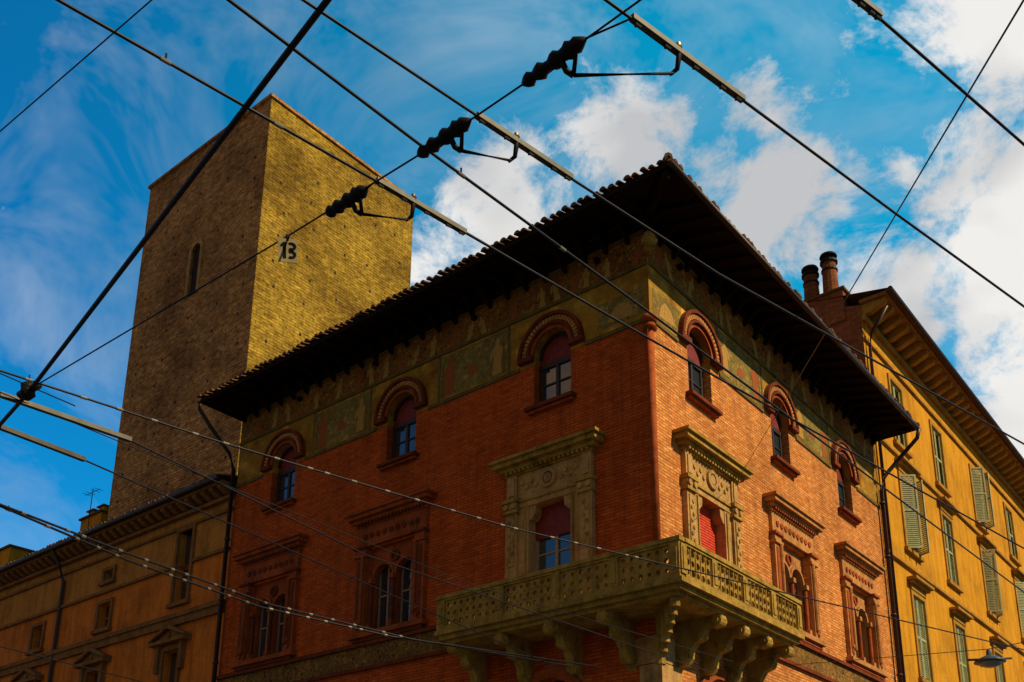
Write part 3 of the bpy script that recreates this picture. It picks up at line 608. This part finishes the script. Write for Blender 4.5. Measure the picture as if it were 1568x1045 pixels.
# number sign
sg=empty('wire_number_sign'); PLATE=flat('sign_plate',(.24,.185,.085),.7,spec=.05); INK=flat('sign_ink',(.01,.01,.01),.8,spec=0)
sp_=Vector((-1.80,6.11,zw)); m=Matrix.Translation(sp_+Vector((0,0,-.125)))@Matrix.Rotation(radians(16),4,'Z')@Matrix.Rotation(radians(-4),4,'Y')
fs=(m,1); p=P(fs); p.prism([(-.066,-.095),(.066,-.095),(.066,.095),(-.066,.095)],0,.006,'o'); p.obj('sign_plate',PLATE,sg)
p=P(fs); p.tube([(0,.01,.08),(0,.01,.13)],.014,8); p.obj('sign_hook',IRON,sg)
nm=P(fs)
nm.prism([(-.030,-.065),(-.030,.035),(-.046,.025),(-.046,.045),(-.026,.065),(-.010,.065),(-.010,-.065)],-.004,-.001,'o')
for cz in (.033,-.033): nm.ring(.026,cz,.014,.033,-.004,-.001,-pi*.72,pi*.72,14)
nm.obj('sign_numerals',INK,sg)
# hanging lamp
hl=empty('hanging_street_lamp'); lp=Vector((9.0,20.07,6.6)); p=P(W)
prof=[(.02,.25),(.05,.22),(.06,.12),(.16,.08),(.30,.0),(.31,-.03)]
p.tube([tuple(lp+Vector((0,0,z))) for r_,z in prof],.1,16,[r_ for r_,z in prof]); p.tube([tuple(lp+Vector((-.45,0,.02))),tuple(lp+Vector((.45,0,.06)))],.025,8)
p.tube([tuple(lp+Vector((-3,4.0,.9))),tuple(lp+Vector((0,0,.25))),tuple(lp+Vector((12,-8,1.2)))],.008,6); p.obj('lamp_shade',flat('lamp_paint',(.05,.055,.055),.4),hl,True)
p=P(W); p.tube([tuple(lp+Vector((0,0,-.03))),tuple(lp+Vector((0,0,-.09))),tuple(lp+Vector((0,0,-.13)))],.2,14,[.24,.2,.08]); p.obj('lamp_lens',flat('lamp_lens',(.25,.24,.2),.3),hl,True)
# ------------------------------------------------------------------ ground
def sheet(name,mat,pts,z0,z1=None):
    p=P(W)
    if z1 is None: p.F([(x,y,z0) for x,y in pts])
    else: p.prism(pts,z0,z1,'z')
    p.obj(name,mat,None)
ASPH=plaster('asphalt',(.05,.05,.052),.25,1.5,False); PAVE=brick('paving_stone',(.26,.22,.17),(.2,.17,.13),(.1,.09,.07),bw=.6,rh=.4,ms=.01)
sheet('ground',plaster('ground_soil',(.20,.14,.08),.3,.2,False),[(-800,-800),(800,-800),(800,800),(-800,800)],-.02)
sheet('road',ASPH,[(-70,-40),(70,-40),(70,90),(-70,90)],-.012)
def c2(a,b): v=C+L*a+R*b; return (v.x,v.y)
sheet('pavement',PAVE,[c2(60,-2),c2(-2,-2),c2(-2,75),c2(0.3,75),c2(.3,.3),c2(60,.3)],-.01,.13)
mk=P(W)
for k in range(-3,10):
    v=C+L*(k*4)-R*8; q=[v,v+L*2,v+L*2-R*.12,v-R*.12]; mk.F([(x.x,x.y,-.008) for x in q])
mk.obj('road_markings',flat('road_paint',(.75,.75,.72),.7),None)
# ------------------------------------------------------------------ camera
cd=bpy.data.cameras.new('camera'); cam=bpy.data.objects.new('camera',cd); col.objects.link(cam)
cam.location=(0,0,1.6); cam.rotation_euler=(radians(106.5),0,0); cd.sensor_width=36; cd.lens=35.885; cd.shift_x=-51/1568; cd.shift_y=.2688; cd.clip_end=3000; cd.clip_start=.1
bpy.context.scene.camera=cam
# ------------------------------------------------------------------ light
sd_=Vector((.875,-.485,0)).normalized(); el=radians(40); sun_dir=Vector((sd_.x*cos(el),sd_.y*cos(el),sin(el)))
sl_=bpy.data.lights.new('sun','SUN'); sl_.energy=5.0; sl_.angle=radians(.5); sl_.color=(1,.84,.54)
so=bpy.data.objects.new('sun',sl_); col.objects.link(so); so.rotation_euler=sun_dir.to_track_quat('Z','Y').to_euler()
wld=bpy.data.worlds.new('World'); bpy.context.scene.world=wld; wld.use_nodes=True; nt=wld.node_tree; nt.nodes.clear()
def lk(a,b): nt.links.new(a,b)
sky=nt.nodes.new('ShaderNodeTexSky'); sky.sky_type='NISHITA'; sky.sun_disc=False; sky.sun_elevation=el; sky.sun_rotation=atan2(sd_.x,sd_.y); sky.air_density=1.2; sky.dust_density=.3; sky.ozone_density=2
tc=nt.nodes.new('ShaderNodeTexCoord')
def mth(op,a,b=None,c=None,clamp=False):
    x=nt.nodes.new('ShaderNodeMath'); x.operation=op; x.use_clamp=clamp
    for i,v in enumerate((a,b,c)):
        if v is None: continue
        if hasattr(v,'links'): lk(v,x.inputs[i])
        else: x.inputs[i].default_value=v
    return x.outputs[0]
def wn(scale,detail,rough,dist=0,off=0):
    mp=nt.nodes.new('ShaderNodeMapping'); mp.inputs['Location'].default_value=(off,off*.7,0); mp.inputs['Scale'].default_value=(1,1,1.4); lk(tc.outputs['Generated'],mp.inputs[0])
    x=nt.nodes.new('ShaderNodeTexNoise'); x.inputs['Scale'].default_value=scale; x.inputs['Detail'].default_value=detail; x.inputs['Roughness'].default_value=rough; x.inputs['Distortion'].default_value=dist
    lk(mp.outputs[0],x.inputs['Vector']); return x.outputs['Fac']
def blob(az,e,r,amp):
    a=radians(az);b=radians(e); d=(sin(a)*cos(b),cos(a)*cos(b),sin(b))
    x=nt.nodes.new('ShaderNodeVectorMath'); x.operation='DISTANCE'; lk(tc.outputs['Generated'],x.inputs[0]); x.inputs[1].default_value=d
    m=nt.nodes.new('ShaderNodeMapRange'); m.interpolation_type='SMOOTHSTEP'; lk(x.outputs['Value'],m.inputs[0]); m.inputs[1].default_value=0; m.inputs[2].default_value=r; m.inputs[3].default_value=amp; m.inputs[4].default_value=0
    return m.outputs[0]
def cmix(f,a,b):
    x=nt.nodes.new('ShaderNodeMix'); x.data_type='RGBA'
    for v,i in ((f,0),(a,6),(b,7)):
        if hasattr(v,'links'): lk(v,x.inputs[i])
        else: x.inputs[i].default_value=(*v,1) if isinstance(v,tuple) else v
    return x.outputs[2]
bl=[(36,45,.27,.6),(34,34,.28,.58),(36,22,.38,.55),(6,41.5,.13,.36),(14,41.5,.09,.30),(13,36.5,.18,.42),(21,32,.15,.38),(-3,38.0,.15,.38),(-9,35,.13,.32),(8,31,.22,.34),(75,40,.4,.4),(-142,35,1.0,.55)]  # last entry: unseen cloud bank behind camera, added to light the shaded facade
s_=None
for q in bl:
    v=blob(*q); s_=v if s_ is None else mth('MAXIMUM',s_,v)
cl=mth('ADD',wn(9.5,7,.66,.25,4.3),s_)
mr=nt.nodes.new('ShaderNodeMapRange'); mr.interpolation_type='SMOOTHSTEP'; lk(cl,mr.inputs[0]); mr.inputs[1].default_value=.66; mr.inputs[2].default_value=.86
wisp=nt.nodes.new('ShaderNodeMapRange'); lk(wn(5.2,5,.64,.7,5.1),wisp.inputs[0]); wisp.inputs[1].default_value=.46; wisp.inputs[2].default_value=.78; wisp.inputs[4].default_value=.32
fac=mth('MAXIMUM',mr.outputs[0],wisp.outputs[0])
tint=nt.nodes.new('ShaderNodeMix'); tint.data_type='RGBA'; tint.blend_type='MULTIPLY'; tint.inputs[0].default_value=1; lk(sky.outputs[0],tint.inputs[6])
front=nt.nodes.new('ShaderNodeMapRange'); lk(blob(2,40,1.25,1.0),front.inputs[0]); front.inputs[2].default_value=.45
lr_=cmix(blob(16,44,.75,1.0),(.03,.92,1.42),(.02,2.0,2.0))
lk(cmix(front.outputs[0],(.16,.42,.60),lr_),tint.inputs[7])  # sky out of view gets its own dimmer tone, to shape ambient light
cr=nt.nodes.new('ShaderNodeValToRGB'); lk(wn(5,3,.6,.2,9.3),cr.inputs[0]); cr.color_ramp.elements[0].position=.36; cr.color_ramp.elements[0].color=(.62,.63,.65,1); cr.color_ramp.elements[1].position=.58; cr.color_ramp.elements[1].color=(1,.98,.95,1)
sc=nt.nodes.new('ShaderNodeVectorMath'); sc.operation='SCALE'; lk(cmix(front.outputs[0],(.36,.22,.115),cr.outputs[0]),sc.inputs[0]); sc.inputs[3].default_value=8.8  # clouds behind the camera get an added warm tone for the ambient light
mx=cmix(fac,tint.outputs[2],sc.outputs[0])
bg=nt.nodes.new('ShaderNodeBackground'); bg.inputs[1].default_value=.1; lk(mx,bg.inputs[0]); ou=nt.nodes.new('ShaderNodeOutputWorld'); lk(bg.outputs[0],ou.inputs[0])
vs=bpy.context.scene.view_settings; vs.view_transform='Standard'; vs.look='None'; vs.exposure=0; vs.gamma=1
